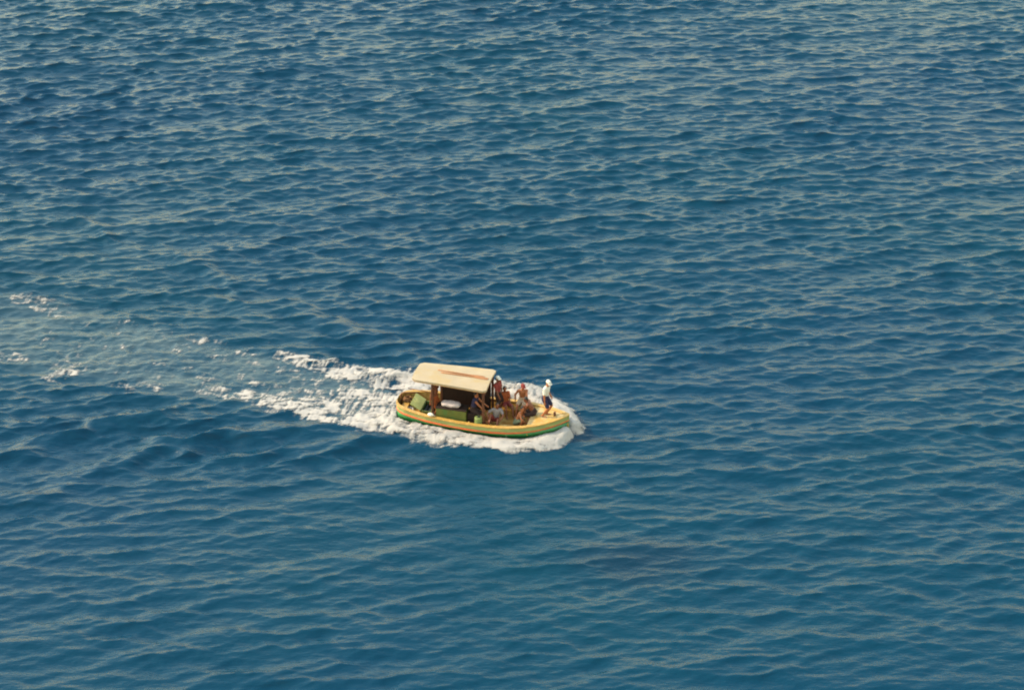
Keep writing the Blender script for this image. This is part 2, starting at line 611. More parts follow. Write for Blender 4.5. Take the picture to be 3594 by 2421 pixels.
def rail_drop(x): return 0.265 + 0.02 * float(smooth(1.0, 3.5, np.array(x)))
def rail_h(x): return 0.105 - 0.045 * float(smooth(0.8, 2.6, np.array(x)))
def flare(x): return 0.02 + 0.10 * float(smooth(1.0, 3.3, np.array(x)))


def p_lower(x):
    b, z = beam(x), sheer(x)
    zr = z - rail_drop(x) - rail_h(x) * 0.5
    br = max(b - 0.015 - flare(x) * 0.35, 0.018)
    bw = max(b * 0.93 - 0.03 - flare(x), 0.015)
    keel = -0.38 + 0.25 * float(smooth(2.4, 3.68, np.array(x)))
    t = 0.05
    o = [(br, zr), (bw * 0.98, 0.12), (bw * 0.9, -0.05), (bw * 0.62, -0.22), (0.012, keel)]
    i = [(0.006, keel + 0.04), (max(bw * 0.6 - t, 0.004), -0.17), (max(bw * 0.88 - t, 0.004), -0.02), (max(bw * 0.96 - t, 0.004), 0.14), (max(br - t, 0.004), zr)]
    return o + i


def p_strake(x):
    b, z = beam(x), sheer(x)
    zr = z - rail_drop(x) - rail_h(x) * 0.5
    br = max(b - 0.013 - flare(x) * 0.35, 0.020)
    return [(b, z - 0.03), (br, zr), (max(br - 0.05, 0.004), zr), (max(b - 0.05, 0.004), z - 0.03)]


def p_rail(x):
    b, z = beam(x), sheer(x)
    zc, h = z - rail_drop(x), rail_h(x) * 0.5
    br = max(b - 0.012 - flare(x) * 0.33, 0.02)
    return [(br - 0.01, zc + h), (br + 0.032, zc + h * 0.6), (br + 0.038, zc), (br + 0.032, zc - h * 0.6), (br - 0.01, zc - h)]


def p_gunwale(x):
    b, z = beam(x), sheer(x)
    w = min(0.15, b + 0.02)
    return [(b + 0.028, z - 0.036), (b + 0.030, z - 0.004), (b + 0.018, z + 0.008), (max(b - w + 0.012, 0.003), z + 0.008), (max(b - w, 0.002), z - 0.004), (max(b - w, 0.002), z - 0.036)]


def p_inner(x):
    b, z = beam(x), sheer(x)
    w = 0.075
    bb = max(b - w, 0.008)
    return [(bb, z - 0.034), (max(bb - 0.03, 0.004), z - 0.034), (max(b * 0.89 - 0.12 - flare(x), 0.003), 0.10), (max(b * 0.89 - 0.09 - flare(x), 0.006), 0.10)]


loft(p_lower).build('lower_hull', M_HULL, boat, smooth=True)
loft(p_strake).build('upper_strake', M_STRAKE, boat)
loft(p_rail).build('rubbing_rail', M_RED, boat, smooth=True)
loft(p_gunwale).build('gunwale', M_GUNWALE, boat)
loft(p_inner).build('inner_planking', M_YELLOW, boat)


def deck_plate(x0, x1, zf, inset, thick):
    xs = [x for x in XS if x0 < x < x1]
    xs = [x0] + xs + [x1]
    mb = MB()
    vs, fs = [], []
    for x in xs:
        b = max(beam(x) - inset, 0.01)
        z = zf(x)
        for j in range(-3, 4):
            vs.append((x, b * j / 3, z + 0.035 * (1 - (j / 3) ** 2) * (1 if thick < 0.06 else 0)))
        vs += [(x, b, z - thick), (x, -b, z - thick)]
    m = 9
    for i in range(len(xs) - 1):
        for j in range(m):
            fs.append((i * m + j, i * m + (j + 1) % m, (i + 1) * m + (j + 1) % m, (i + 1) * m + j))
    fs += [tuple(range(m)), tuple((len(xs) - 1) * m + j for j in reversed(range(m)))]
    return mb.add(vs, fs)


deck_plate(-3.60, 2.10, lambda x: 0.20, 0.17, 0.07).build('well_deck', M_DECK, boat)
deck_plate(2.06, 3.60, lambda x: sheer(x) - 0.05, 0.055, 0.05).build('foredeck', M_FOREDECK, boat)
fb = beam(2.06) - 0.10
MB().box((2.075, -fb, 0.201), (2.11, fb, sheer(2.06) - 0.055)).build('foredeck_bulkhead', M_YELLOW, boat)
MB().box((3.02, -0.045, sheer(3.0) - 0.06), (3.11, 0.045, sheer(3.0) + 0.17)).box((3.045, -0.15, sheer(3.0) + 0.07), (3.085, 0.15, sheer(3.0) + 0.11)).build('mooring_bitt', M_WOOD, boat, bevel=0.008)
for yy in (0.62, -0.62):      # side thwarts along the forward well
    MB().box((0.9, min(yy, yy * 1.42), 0.40), (2.06, max(yy, yy * 1.42), 0.44)).build('side_bench', M_YELLOW, boat, bevel=0.008)

# canopy: roof on posts, cabin side, box below
canopy = link(bpy.data.objects.new('canopy', None), boat)
RX0, RX1 = -2.86, 0.36
RW0, RW1 = 0.74, 0.90


def roof_mesh(z_edge, camber, thick, grow=0.0):
    nx, ny = 22, 14
    mb = MB()
    top, bot = [], []
    for i in range(nx + 1):
        s = i / nx
        x = RX0 - grow + (RX1 - RX0 + 2 * grow) * s
        w = RW0 + (RW1 - RW0) * s + grow
        # rounded corners in plan
        c = 0.10
        e = min(x - (RX0 - grow), (RX1 + grow) - x)
        if e < c: w -= c - math.sqrt(max(c * c - (c - e) ** 2, 0))
        for j in range(ny + 1):
            t = -1 + 2 * j / ny
            y = t * w + 0.04
            sag = 0.008 * math.sin(s * 7 + 1) * math.cos(t * 2.5)
            z = z_edge + camber * (1 - abs(t) ** 2.2) + sag + 0.035 * (1 - s) * (1 - t) * 0.5
            top.append((x, y, z)); bot.append((x, y, z - thick))
    m = ny + 1
    vs = top + bot
    o = len(top)
    fs = []
    for i in range(nx):
        for j in range(ny):
            a = i * m + j
            fs.append((a, a + m, a + m + 1, a + 1))
            fs.append((o + a, o + a + 1, o + a + m + 1, o + a + m))
    for i in range(nx):
        fs.append((i * m, o + i * m, o + (i + 1) * m, (i + 1) * m))
        a = i * m + ny
        fs.append((a, a + m, o + a + m, o + a))
    for j in range(ny):
        fs.append((j, j + 1, o + j + 1, o + j))
        a = nx * m + j
        fs.append((a, o + a, o + a + 1, a + 1))
    return mb.add(vs, fs)


ro = roof_mesh(2.06, 0.07, 0.075).build('roof', M_ROOF, canopy, smooth=True)
ro.modifiers.new('edges', 'EDGE_SPLIT').split_angle = R(40)
roof_mesh(1.982, 0.07, 0.04, grow=-0.02).build('roof_trim', M_TRIM, canopy)
POSTS = [(-1.98, -0.64), (-1.98, 0.70), (0.22, -0.76), (0.22, 0.80), (-0.9, 0.76)]
for px, py in POSTS:
    MB().box((px - 0.045, py - 0.045, 0.195), (px + 0.045, py + 0.045, 1.97)).build('post', M_WOOD, canopy, bevel=0.008)
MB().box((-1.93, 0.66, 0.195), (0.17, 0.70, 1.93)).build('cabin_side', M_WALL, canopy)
MB().box((0.20, -0.72, 1.70), (0.245, 0.76, 1.95)).build('front_beam', M_WOOD, canopy)
MB().box((-2.02, -0.60, 1.74), (-1.95, 0.66, 1.93)).build('rear_beam', M_WOOD, canopy)
# green bench box along the starboard side
MB().box((-1.80, -0.80, 0.196), (-0.52, -0.28, 0.90)).build('bench_box', M_BOXGREEN, boat, bevel=0.015)
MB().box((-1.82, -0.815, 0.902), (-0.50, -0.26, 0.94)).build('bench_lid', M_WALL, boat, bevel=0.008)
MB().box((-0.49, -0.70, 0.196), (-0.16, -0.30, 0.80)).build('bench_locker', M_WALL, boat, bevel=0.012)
# engine box aft with its lid hinged open
eng = link(bpy.data.objects.new('engine_box', None), boat)
ex0, ex1, ey0, ey1, ez = -2.60, -2.12, -0.44, 0.42, 0.44
MB().box((ex0, ey0, 0.196), (ex0 + 0.05, ey1, ez)).box((ex1 - 0.05, ey0, 0.196), (ex1, ey1, ez)).box((ex0 + 0.05, ey0, 0.196), (ex1 - 0.05, ey0 + 0.05, ez)).box((ex0 + 0.05, ey1 - 0.05, 0.196), (ex1 - 0.05, ey1, ez)).build('coaming', M_BOXGREEN, eng)
MB().box((ex0 + 0.06, ey0 + 0.06, 0.21), (ex1 - 0.06, ey1 - 0.06, 0.25)).tube([(-2.46, -0.3, 0.27), (-2.46, 0.3, 0.27)], 0.06, 12).tube([(-2.27, -0.3, 0.27), (-2.27, 0.3, 0.27)], 0.045, 12).build('engine', M_BLACK, eng)
ML = Matrix.Translation((ex0 + 0.01, 0, ez + 0.01)) @ Matrix.Rotation(R(30), 4, 'Y')
MB().box((-0.50, ey0 - 0.02, 0.0), (0.0, ey1 + 0.02, 0.035), ML).build('lid', M_LIDGREEN, eng, bevel=0.006)
# aft seat and tiller
MB().box((-3.45, -0.62, 0.42), (-3.18, 0.62, 0.46)).build('stern_seat', M_YELLOW, boat, bevel=0.008)
MB().tube([(-3.56, 0.02, 0.30), (-3.54, 0.02, 0.86), (-3.42, 0.03, 0.93), (-2.75, 0.12, 0.98)], [0.035, 0.032, 0.028, 0.022], 10).build('tiller', M_WOOD, boat, smooth=True)


# ------------------------------------------------------------------ loose things on the boat
def at_boat(o, base):
    o.location = BOAT @ Vector(base)
    o.rotation_euler = (0, 0, HEAD)
    return o


def oar(base, ang, blade_first, label):
    mb = MB()
    pts = [(-0.98, 0, 0.025), (-0.2, 0, 0.025), (0.6, 0, 0.025), (1.0, 0, 0.022)]
    mb.tube(pts, [0.026, 0.028, 0.026, 0.020], 8)
    root = link(bpy.data.objects.new('oar', None))
    mb.build('shaft', M_OAR, root, smooth=True)
    b = MB()
    nseg = 8
    vs, fs = [], []
    for i in range(nseg + 1):
        s = i / nseg
        x = 0.42 + 0.62 * s
        w = 0.028 + 0.045 * math.sin(min(s * 1.25, 1) * math.pi / 2) * (1 - max(0, (s - 0.85)) * 2.2)
        t = 0.012 * (1 - 0.4 * s)
        vs += [(x, -w, 0.025 - t), (x, w, 0.025 - t), (x, w, 0.025 + t), (x, -w, 0.025 + t)]
    for i in range(nseg):
        for j in range(4):
            fs.append((i * 4 + j, i * 4 + (j + 1) % 4, (i + 1) * 4 + (j + 1) % 4, (i + 1) * 4 + j))
    fs += [(0, 1, 2, 3), (nseg * 4 + 3, nseg * 4 + 2, nseg * 4 + 1, nseg * 4)]
    b.add(vs, fs).build('blade', M_OAR, root)
    at_boat(root, base)
    root.rotation_euler = (0, 0, HEAD + R(ang))
    tag(root, label, 'oar', 'oars on the canopy roof')
    return root


oar((-0.98, 0.13, 2.128), -3.0, True, 'brown wooden oar lying on cream roof, the one farther from the camera')
oar((-0.80, 0.0, 2.128), -1.0, True, 'brown wooden oar lying on cream roof, the one nearer the camera')

# white bundle on the bench
mb = MB()
vs, fs = [], []
nu, nvv = 24, 12
for i in range(nu + 1):
    s = -1 + 2 * i / nu
    for j in range(nvv):
        ph = 2 * math.pi * j / nvv
        e = (1 - abs(s) ** 4) ** 0.5 * 0.97 + 0.03
        cy, cz = math.cos(ph), math.sin(ph)
        cy = math.copysign(abs(cy) ** 0.6, cy); cz = math.copysign(abs(cz) ** 0.6, cz)
        lump = 1 + 0.06 * math.sin(s * 7 + ph * 2)
        vs.append((s * 0.42, cy * 0.19 * e * lump, 0.105 + cz * 0.10 * e * lump))
for i in range(nu):
    for j in range(nvv):
        fs.append((i * nvv + j, i * nvv + (j + 1) % nvv, (i + 1) * nvv + (j + 1) % nvv, (i + 1) * nvv + j))
fs += [tuple(range(nvv)), tuple(nu * nvv + j for j in range(nvv))]
bundle = mb.add(vs, fs).build('white_bundle', M_WHITE, None, smooth=True)
at_boat(bundle, (-1.22, -0.55, 0.941))
tag(bundle, 'long white cloth bundle lying on green bench under the canopy', 'bundle')

# round fender on the starboard gunwale
f_ = MB()
f_.ellipsoid((0, 0, 0.075), ((0.13, 0, 0), (0, 0.085, 0), (0, 0, 0.075)))
f_.tube([(0.12, 0, 0.075), (0.19, 0.0, 0.03)], 0.012, 6)
fen = f_.build('fender', M_FENDER, None, smooth=True)
at_boat(fen, (-1.98, -beam(-1.98) + 0.06, sheer(-1.98) + 0.006))
tag(fen, 'small white fender lying on yellow gunwale beside the green bench', 'fender')

# green drum forward of the bench
drum = link(bpy.data.objects.new('green_drum', None))
MB().lathe([(0.150, 0), (0.165, 0.01), (0.165, 0.20), (0.172, 0.21), (0.172, 0.23), (0.165, 0.24), (0.165, 0.50), (0.16, 0.52), (0.12, 0.53), (0.02, 0.532)], n=24).build('drum_body', M_DRUM, drum, smooth=True)
MB().lathe([(0.055, 0.530), (0.055, 0.56), (0.045, 0.57), (0.01, 0.57)], n=14).build('screw_cap', M_BLACK, drum, smooth=True)
at_boat(drum, (0.02, -0.78, 0.20))
tag(drum, 'upright green drum standing inside the near gunwale below the canopy front', 'drum')

# yellow jug
jug = link(bpy.data.objects.new('yellow_jug', None))
MB().lathe([(0.065, 0), (0.075, 0.01), (0.075, 0.20), (0.06, 0.25), (0.028, 0.28), (0.028, 0.31), (0.005, 0.312)], n=16).build('jug_body', M_JUG, jug, smooth=True)
MB().tube([(0.05, 0, 0.26), (0.10, 0, 0.25), (0.115, 0, 0.19), (0.07, 0, 0.14)], 0.011, 6).build('handle', M_JUG, jug, smooth=True)
at_boat(jug, (-0.36, -0.90, 0.20))
tag(jug, 'small yellow jug on the deck beside the near gunwale under canopy', 'jug')

# coil of rope and a dark bucket in the stern
rc = MB()
pts = []
for i in range(140):
    a = i * 0.32
    r = 0.20 - 0.0006 * i + 0.014 * math.sin(i * 0.8)
    pts.append((r * math.cos(a), r * 0.9 * math.sin(a), 0.02 + 0.0011 * i + 0.008 * math.sin(i * 1.7)))
coil = rc.tube(pts, 0.019, 6).build('rope_coil', M_ROPE, None, smooth=True)
at_boat(coil, (-3.32, 0.20, 0.461))
tag(coil, 'dark brown coil of rope on the stern seat', 'rope')
bk = link(bpy.data.objects.new('bucket', None))
MB().lathe([(0.09, 0), (0.10, 0.005), (0.135, 0.25), (0.142, 0.25), (0.142, 0.262), (0.128, 0.262), (0.095, 0.03), (0.01, 0.03)], n=20).build('pail', M_STEEL, bk, smooth=True)
MB().tube([(0.135 * math.cos(a), 0.0 + 0.02, 0.255 + 0.10 * math.sin(a)) for a in [i * math.pi / 10 for i in range(11)]], 0.006, 6).build('handle', M_STEEL, bk, smooth=True)
at_boat(bk, (-3.02, -0.42, 0.20))
tag(bk, 'dark metal bucket on the stern deck near the starboard quarter', 'bucket')
bh = MB()
bh.tube([(-0.62, 0, 0.02), (0.62, 0, 0.02)], 0.020, 8)
hook = bh.tube([(-0.62, 0, 0.02), (-0.70, 0, 0.02), (-0.73, 0.03, 0.02), (-0.71, 0.06, 0.02)], 0.013, 6).build('boat_hook', M_WOOD, None, smooth=True)
at_boat(hook, (-2.78, 0.78, 0.625))
hook.rotation_euler = (0, R(-1.2), HEAD - R(6.5))
tag(hook, 'brown boat hook lying along the far gunwale at the stern', 'boat hook')

# ------------------------------------------------------------------ people
SKIN_TAN = mat('skin_tan', (0.25, 0.080, 0.031), 0.55, 0.35, 0.10, 12)
SKIN_BROWN = mat('skin_brown', (0.135, 0.037, 0.014), 0.5, 0.4, 0.12, 12)
SKIN_DARK = mat('skin_dark', (0.10, 0.038, 0.020), 0.5, 0.4, 0.12, 12)
C_WHITE = mat('shirt_white', (0.50, 0.45, 0.38), 0.85, 0.1, 0.05, 8)
C_NAVY = mat('cloth_navy', (0.022, 0.020, 0.045), 0.85, 0.1, 0.2, 8)
C_DARK = mat('cloth_dark', (0.030, 0.018, 0.016), 0.85, 0.1, 0.25, 8)
C_MAROON = mat('cloth_maroon', (0.16, 0.030, 0.025), 0.85, 0.1, 0.2, 8)
C_KHAKI = mat('cloth_khaki', (0.30, 0.21, 0.14), 0.85, 0.1, 0.15, 8)
C_GREY = mat('cloth_grey', (0.16, 0.135, 0.13), 0.85, 0.1, 0.12, 8)
C_RUST = mat('cloth_rust', (0.22, 0.052, 0.018), 0.85, 0.1, 0.2, 8)
C_OLIVE = mat('cloth_olive', (0.10, 0.11, 0.07), 0.85, 0.1, 0.2, 8)
M_HAIR = mat('hair_black', (0.012, 0.009, 0.008), 0.6, 0.3, 0.3, 30)
M_EYE = mat('eye_dark', (0.02, 0.012, 0.01), 0.2, 0.5, 0.1, 5)


def remeshed(mb, voxel, name, material, base, smooth_it=3):
    """one continuous skin grown over the limbs"""
    me = mb.mesh(name)
    tmp = bpy.data.objects.new('tmp', me)
    sc.collection.objects.link(tmp)
    r = tmp.modifiers.new('r', 'REMESH'); r.mode = 'VOXEL'; r.voxel_size = voxel; r.use_smooth_shade = True
    s = tmp.modifiers.new('s', 'SMOOTH'); s.iterations = smooth_it; s.factor = 0.5
    dg = bpy.context.evaluated_depsgraph_get()
    out = bpy.data.meshes.new_from_object(tmp.evaluated_get(dg))
    bpy.data.objects.remove(tmp); bpy.data.meshes.remove(me)
    b = Vector(base)
    n = len(out.vertices)
    co = np.empty(n * 3, np.float32)
    out.vertices.foreach_get('co', co)
    co = (co.reshape(-1, 3) - np.array(b, np.float32)).astype(np.float32)
    out.vertices.foreach_set('co', co.ravel())
    out.name = name
    out.materials.clear(); out.materials.append(material)
    out.update()
    return bpy.data.objects.new(name, out)


def ik(a, t, l1, l2, pole):
    a, t, pole = Vector(a), Vector(t), Vector(pole)
    d = t - a
    D = min(d.length, (l1 + l2) * 0.999)
    dn = d.normalized()
    x = (l1 * l1 - l2 * l2 + D * D) / (2 * D)
    h = math.sqrt(max(l1 * l1 - x * x, 0))
    p = pole - dn * pole.dot(dn)
    p.normalize()
    return a + dn * x + p * h, a + dn * D


def person(label, base, hips, chest, head, face, side, hands, feet, elbow, knee, skin, shirt=None, shorts=None, cap=None, hair=M_HAIR, sleeves=True, scale=1.0):
    """all points in boat coordinates. face: unit-ish look direction; side: direction of the person's right shoulder;
    hands / feet: (right, left) targets; elbow / knee: pole directions per limb"""
    hips, chest, head = Vector(hips), Vector(chest), Vector(head)
    S = scale
    side = Vector(side).normalized()
    up = (chest - hips).normalized()
    side = (side - up * side.dot(up)).normalized()
    fwd = up.cross(side) * 1.0
    face = Vector(face).normalized()
    if fwd.dot(face) < 0: fwd = -fwd
    body, shirt_mb, short_mb = MB(), MB(), MB()
    # trunk
    def trunk(mb, g, lo=0.0, hi=1.0):
        for t, w, dpt in ((0.0, 0.155, 0.105), (0.25, 0.138, 0.100), (0.5, 0.140, 0.102), (0.75, 0.160, 0.112), (0.95, 0.165, 0.105)):
            if t < lo or t > hi: continue
            c = hips.lerp(chest, t)
            mb.ellipsoid(c, (side * (w + g) * S, fwd * (dpt + g) * S, up * 0.13 * S))
    trunk(body, 0)
    shoulder = [chest + up * 0.055 * S + side * s * 0.175 * S for s in (1, -1)]
    hipj = [hips - up * 0.03 * S + side * s * 0.085 * S for s in (1, -1)]
    for s in shoulder:
        body.capsule(chest + up * 0.05 * S, s, 0.075 * S, 0.062 * S)
    hd_up = (head - (chest + up * 0.10 * S)).normalized()
    face = (face - hd_up * face.dot(hd_up)).normalized()
    hs = hd_up.cross(face)
    body.capsule(chest + up * 0.08 * S, head - hd_up * 0.06 * S, 0.062 * S, 0.052 * S)
    # head: skull, jaw, nose, ears
    body.ellipsoid(head + hd_up * 0.02 * S - face * 0.012 * S, (hs * 0.078 * S, face * 0.098 * S, hd_up * 0.102 * S))
    body.ellipsoid(head - hd_up * 0.055 * S + face * 0.022 * S, (hs * 0.058 * S, face * 0.070 * S, hd_up * 0.070 * S))
    body.capsule(head + hd_up * 0.02 * S + face * 0.085 * S, head - hd_up * 0.025 * S + face * 0.106 * S, 0.012 * S, 0.017 * S, 8, 3)
    body.capsule(head - hd_up * 0.068 * S + face * 0.084 * S - hs * 0.022 * S, head - hd_up * 0.068 * S + face * 0.084 * S + hs * 0.022 * S, 0.010 * S, 0.010 * S, 8, 3)
    for s in (1, -1):
        body.ellipsoid(head + hs * s * 0.080 * S - hd_up * 0.01 * S, (hs * 0.014 * S, face * 0.024 * S, hd_up * 0.034 * S), 8, 6)
    elb, han = [], []
    for i in (0, 1):
        e, h = ik(shoulder[i], hands[i], 0.285 * S, 0.255 * S, elbow[i])
        elb.append(e); han.append(h)
        body.capsule(shoulder[i], e, 0.052 * S, 0.040 * S)
        body.capsule(e, h, 0.041 * S, 0.029 * S)
        # hand: palm, four fingers, thumb
        d = (h - e).normalized()
        a = side * (1 if i == 0 else -1)
        a = (a - d * a.dot(d))
        a = a.normalized() if a.length > 0.05 else d.orthogonal().normalized()
        nrm = d.cross(a)
        pc = h + d * 0.045 * S
        body.ellipsoid(pc, (nrm * 0.040 * S, a * 0.017 * S, d * 0.055 * S), 10, 8)
        for q, (off, ln) in enumerate(((-0.030, 0.062), (-0.010, 0.074), (0.010, 0.070), (0.029, 0.056))):
            k0 = h + d * 0.085 * S + nrm * off * S
            k1 = k0 + d * ln * 0.55 * S - a * 0.008 * S
            k2 = k1 + d * ln * 0.40 * S - a * 0.026 * S
            body.capsule(k0, k1, 0.0105 * S, 0.0098 * S, 8, 2)
            body.capsule(k1, k2, 0.0098 * S, 0.0085 * S, 8, 2)
        t0 = h + d * 0.025 * S - nrm * 0.034 * S
        t1 = t0 + d * 0.035 * S - nrm * 0.028 * S
        body.capsule(t0, t1, 0.014 * S, 0.011 * S, 8, 2)
        body.capsule(t1, t1 + d * 0.030 * S - nrm * 0.004 * S, 0.011 * S, 0.009 * S, 8, 2)
    for i in (0, 1):
        k, a = ik(hipj[i], feet[i], 0.43 * S, 0.42 * S, knee[i])
        body.capsule(hipj[i], k, 0.088 * S, 0.056 * S)
        body.capsule(k, k.lerp(a, 0.4), 0.056 * S, 0.052 * S)
        body.capsule(k.lerp(a, 0.35), a, 0.054 * S, 0.036 * S)
        d = (a - k).normalized()
        t = Vector(knee[i]) - d * Vector(knee[i]).dot(d)
        t.normalize()
        if abs(d.z) > 0.5: t.z = 0; t.normalize()
        toe = a + d * 0.045 * S + t * 0.15 * S
        body.capsule(a + d * 0.030 * S - t * 0.03 * S, toe, 0.036 * S, 0.026 * S)
        for q in range(5):
            sd_ = d.cross(t).normalized() * ((q - 2) * 0.016 * S)
            body.capsule(toe + sd_, toe + sd_ + t * (0.045 - 0.006 * abs(q - 1)) * S, 0.0115 * S, 0.010 * S, 8, 2)
        if shorts is not None:
            short_mb.capsule(hipj[i], hipj[i].lerp(k, 0.80), 0.104 * S, 0.085 * S)
    root = remeshed(body, 0.013, 'person', skin, base)
    link(root)
    at_boat(root, base)
    tag(root, label, 'person', 'people aboard the boat')
    if shirt is not None:
        trunk(shirt_mb, 0.016, 0.1)
        for i in (0, 1):
            shirt_mb.capsule(chest + up * 0.05 * S, shoulder[i], 0.084 * S, 0.076 * S)
            if sleeves:
                shirt_mb.capsule(shoulder[i], shoulder[i].lerp(elb[i], 0.68), 0.070 * S, 0.066 * S)
        link(remeshed(shirt_mb, 0.018, 'shirt', shirt, base), root)
    if shorts is not None:
        for t in (0.0, 0.2):
            c = hips.lerp(chest, t)
            short_mb.ellipsoid(c, (side * 0.172 * S, fwd * 0.124 * S, up * 0.11 * S))
        link(remeshed(short_mb, 0.018, 'shorts', shorts, base), root)
    hm = MB()
    if cap is not None:
        hm.ellipsoid(head + hd_up * 0.062 * S - face * 0.012 * S, (hs * 0.094 * S, face * 0.112 * S, hd_up * 0.082 * S))
        bc = head + hd_up * 0.045 * S
        for q in range(-3, 4):
            an = q * 0.24
            di = face * math.cos(an) + hs * math.sin(an)
            hm.capsule(bc + di * 0.07 * S, bc + di * 0.150 * S - hd_up * 0.012 * S, 0.016 * S, 0.012 * S, 8, 2)
        link(remeshed(hm, 0.012, 'cap', cap, base), root)
    h2 = MB()
    h2.ellipsoid(head + hd_up * 0.034 * S - face * 0.026 * S, (hs * 0.087 * S, face * 0.094 * S, hd_up * (0.098 if cap is None else 0.075) * S))
    h2.ellipsoid(head - hd_up * 0.03 * S - face * 0.050 * S, (hs * 0.070 * S, face * 0.058 * S, hd_up * 0.060 * S))
    link(remeshed(h2, 0.014, 'hair', hair, base), root)
    for s in (1, -1):
        e = MB().ellipsoid(head + hd_up * 0.004 * S + face * 0.083 * S + hs * s * 0.031 * S - Vector(base), (hs * 0.012, face * 0.007, hd_up * 0.007), 8, 6)
        e.build('eye', M_EYE, root, smooth=True)
    return root


FD = sheer(2.65) - 0.05 + 0.045       # foredeck height under the standing man
# man in white on the foredeck
person('person standing on the bow in white cap, white shirt and dark shorts, arms hanging down', (2.64, -0.02, FD),
       (2.66, -0.02, FD + 0.90), (2.72, -0.03, FD + 1.33), (2.79, -0.04, FD + 1.585), (0.75, -0.55, -0.25), (-0.25, -0.95, 0),
       ((2.70, -0.30, FD + 0.80), (2.83, 0.25, FD + 0.85)), ((2.58, -0.12, FD + 0.075), (2.70, 0.09, FD + 0.075)),
       ((-1, -0.4, 0), (-1, 0.2, 0)), ((1, -0.2, 0), (1, 0.1, 0)), SKIN_TAN, C_WHITE, C_NAVY, C_WHITE, scale=1.07)
# bare-chested man sitting up on the far gunwale
gz = sheer(1.48) + 0.008
person('bare-chested person sitting high on the far gunwale in khaki shorts and maroon cap', (1.46, beam(1.48) - 0.07, gz),
       (1.46, beam(1.48) - 0.08, gz + 0.125), (1.47, beam(1.48) - 0.16, gz + 0.545), (1.50, beam(1.48) - 0.20, gz + 0.805), (0.6, -0.75, -0.1), (-0.95, -0.25, 0),
       ((1.16, beam(1.48) - 0.16, gz + 0.10), (1.72, beam(1.48) - 0.45, gz + 0.16)), ((1.32, 0.42, 0.29), (1.60, 0.38, 0.29)),
       ((-1, 0.2, 0.3), (1, 0.3, 0)), ((-0.1, -1, 0.6), (0.15, -1, 0.6)), SKIN_TAN, None, C_KHAKI, C_MAROON)
# crouched man at the foredeck step
person('brown-skinned person hunched on the foredeck step in dark shorts, facing aft', (2.16, 0.10, sheer(2.2) - 0.01),
       (2.17, 0.08, sheer(2.2) + 0.115), (1.96, 0.06, sheer(2.2) + 0.46), (1.83, 0.05, sheer(2.2) + 0.66), (-0.75, -0.4, -0.45), (0.05, 1, 0),
       ((1.62, 0.18, 0.62), (1.66, -0.12, 0.60)), ((1.66, 0.26, 0.285), (1.60, -0.14, 0.285)),
       ((0.2, 1, 0), (0.2, -1, 0.2)), ((-1, 0.1, 1), (-1, -0.2, 1)), SKIN_BROWN, None, C_DARK, None)
# one lying back against the far side, legs stretched
person('person in rust shirt seated by the far bulwark, next to the standing cream cap', (0.78, 0.80, 0.44),
       (0.78, 0.80, 0.555), (0.72, 0.86, 0.97), (0.72, 0.86, 1.22), (0.6, -0.8, 0), (-0.9, -0.4, 0),
       ((0.62, 0.55, 0.60), (1.02, 0.62, 0.62)), ((0.95, 0.28, 0.285), (1.22, 0.36, 0.285)),
       ((-1, 0, 0), (1, 0.3, 0)), ((0.3, -0.6, 1), (0.6, -0.4, 1)), SKIN_BROWN, C_RUST, C_MAROON, None, scale=0.95)
# standing beside the canopy front on the far side
person('person in cream cap standing against the far front corner of the canopy', (0.50, 0.60, 0.20),
       (0.49, 0.62, 1.10), (0.47, 0.64, 1.53), (0.48, 0.66, 1.785), (0.9, -0.35, 0), (-0.35, -0.95, 0),
       ((0.66, 0.30, 1.02), (0.62, 0.84, 1.05)), ((0.44, 0.52, 0.275), (0.54, 0.72, 0.275)),
       ((-0.6, -1, 0), (-0.5, 1, 0)), ((1, -0.3, 0), (1, 0, 0)), SKIN_BROWN, C_MAROON, C_DARK, C_WHITE)
# seated in the shade at the front of the canopy, arm forward
person('person in navy top seated on the dark locker under the canopy front, arm reaching down', (-0.30, -0.48, 0.80),
       (-0.30, -0.46, 0.915), (-0.20, -0.42, 1.32), (-0.16, -0.42, 1.565), (0.9, -0.4, -0.1), (-0.1, -1, 0),
       ((0.16, -0.56, 0.98), (0.18, -0.18, 0.98)), ((0.24, -0.48, 0.275), (0.26, -0.24, 0.275)),
       ((-0.3, -0.6, -1), (0, 0.6, -1)), ((1, -0.1, 0.6), (1, 0.1, 0.6)), SKIN_TAN, C_NAVY, C_DARK, None, sleeves=False)
# sitting on deck with a foot up on the near gunwale
person('person in grey shirt sitting on deck beside the drum with one foot on near gunwale', (0.62, -0.30, 0.20),
       (0.62, -0.30, 0.43), (0.68, -0.30, 0.85), (0.70, -0.30, 1.10), (0.55, -0.8, 0), (-0.9, -0.35, 0),
       ((0.42, -0.66, 0.66), (0.92, -0.62, 0.62)), ((0.50, -0.90, 0.60), (0.78, -0.82, 0.275)),
       ((-1, 0, 0.2), (1, 0, -0.2)), ((-0.2, 0.2, 1), (0.2, 0, 1)), SKIN_BROWN, C_GREY, C_MAROON, None, scale=0.95)
# steersman by the rear post
person('brown-skinned person standing behind the near rear canopy post beside the open engine box', (-1.96, -0.36, 0.20),
       (-1.95, -0.36, 1.08), (-1.96, -0.34, 1.50), (-1.96, -0.34, 1.74), (0.85, -0.5, 0), (-0.4, -0.9, 0),
       ((-2.10, -0.62, 0.98), (-2.22, -0.10, 0.98)), ((-2.00, -0.46, 0.275), (-1.90, -0.26, 0.275)),
       ((-0.9, -0.5, 0), (-0.8, 0.5, 0)), ((1, -0.3, 0), (1, 0, 0)), SKIN_BROWN, None, C_RUST, None)
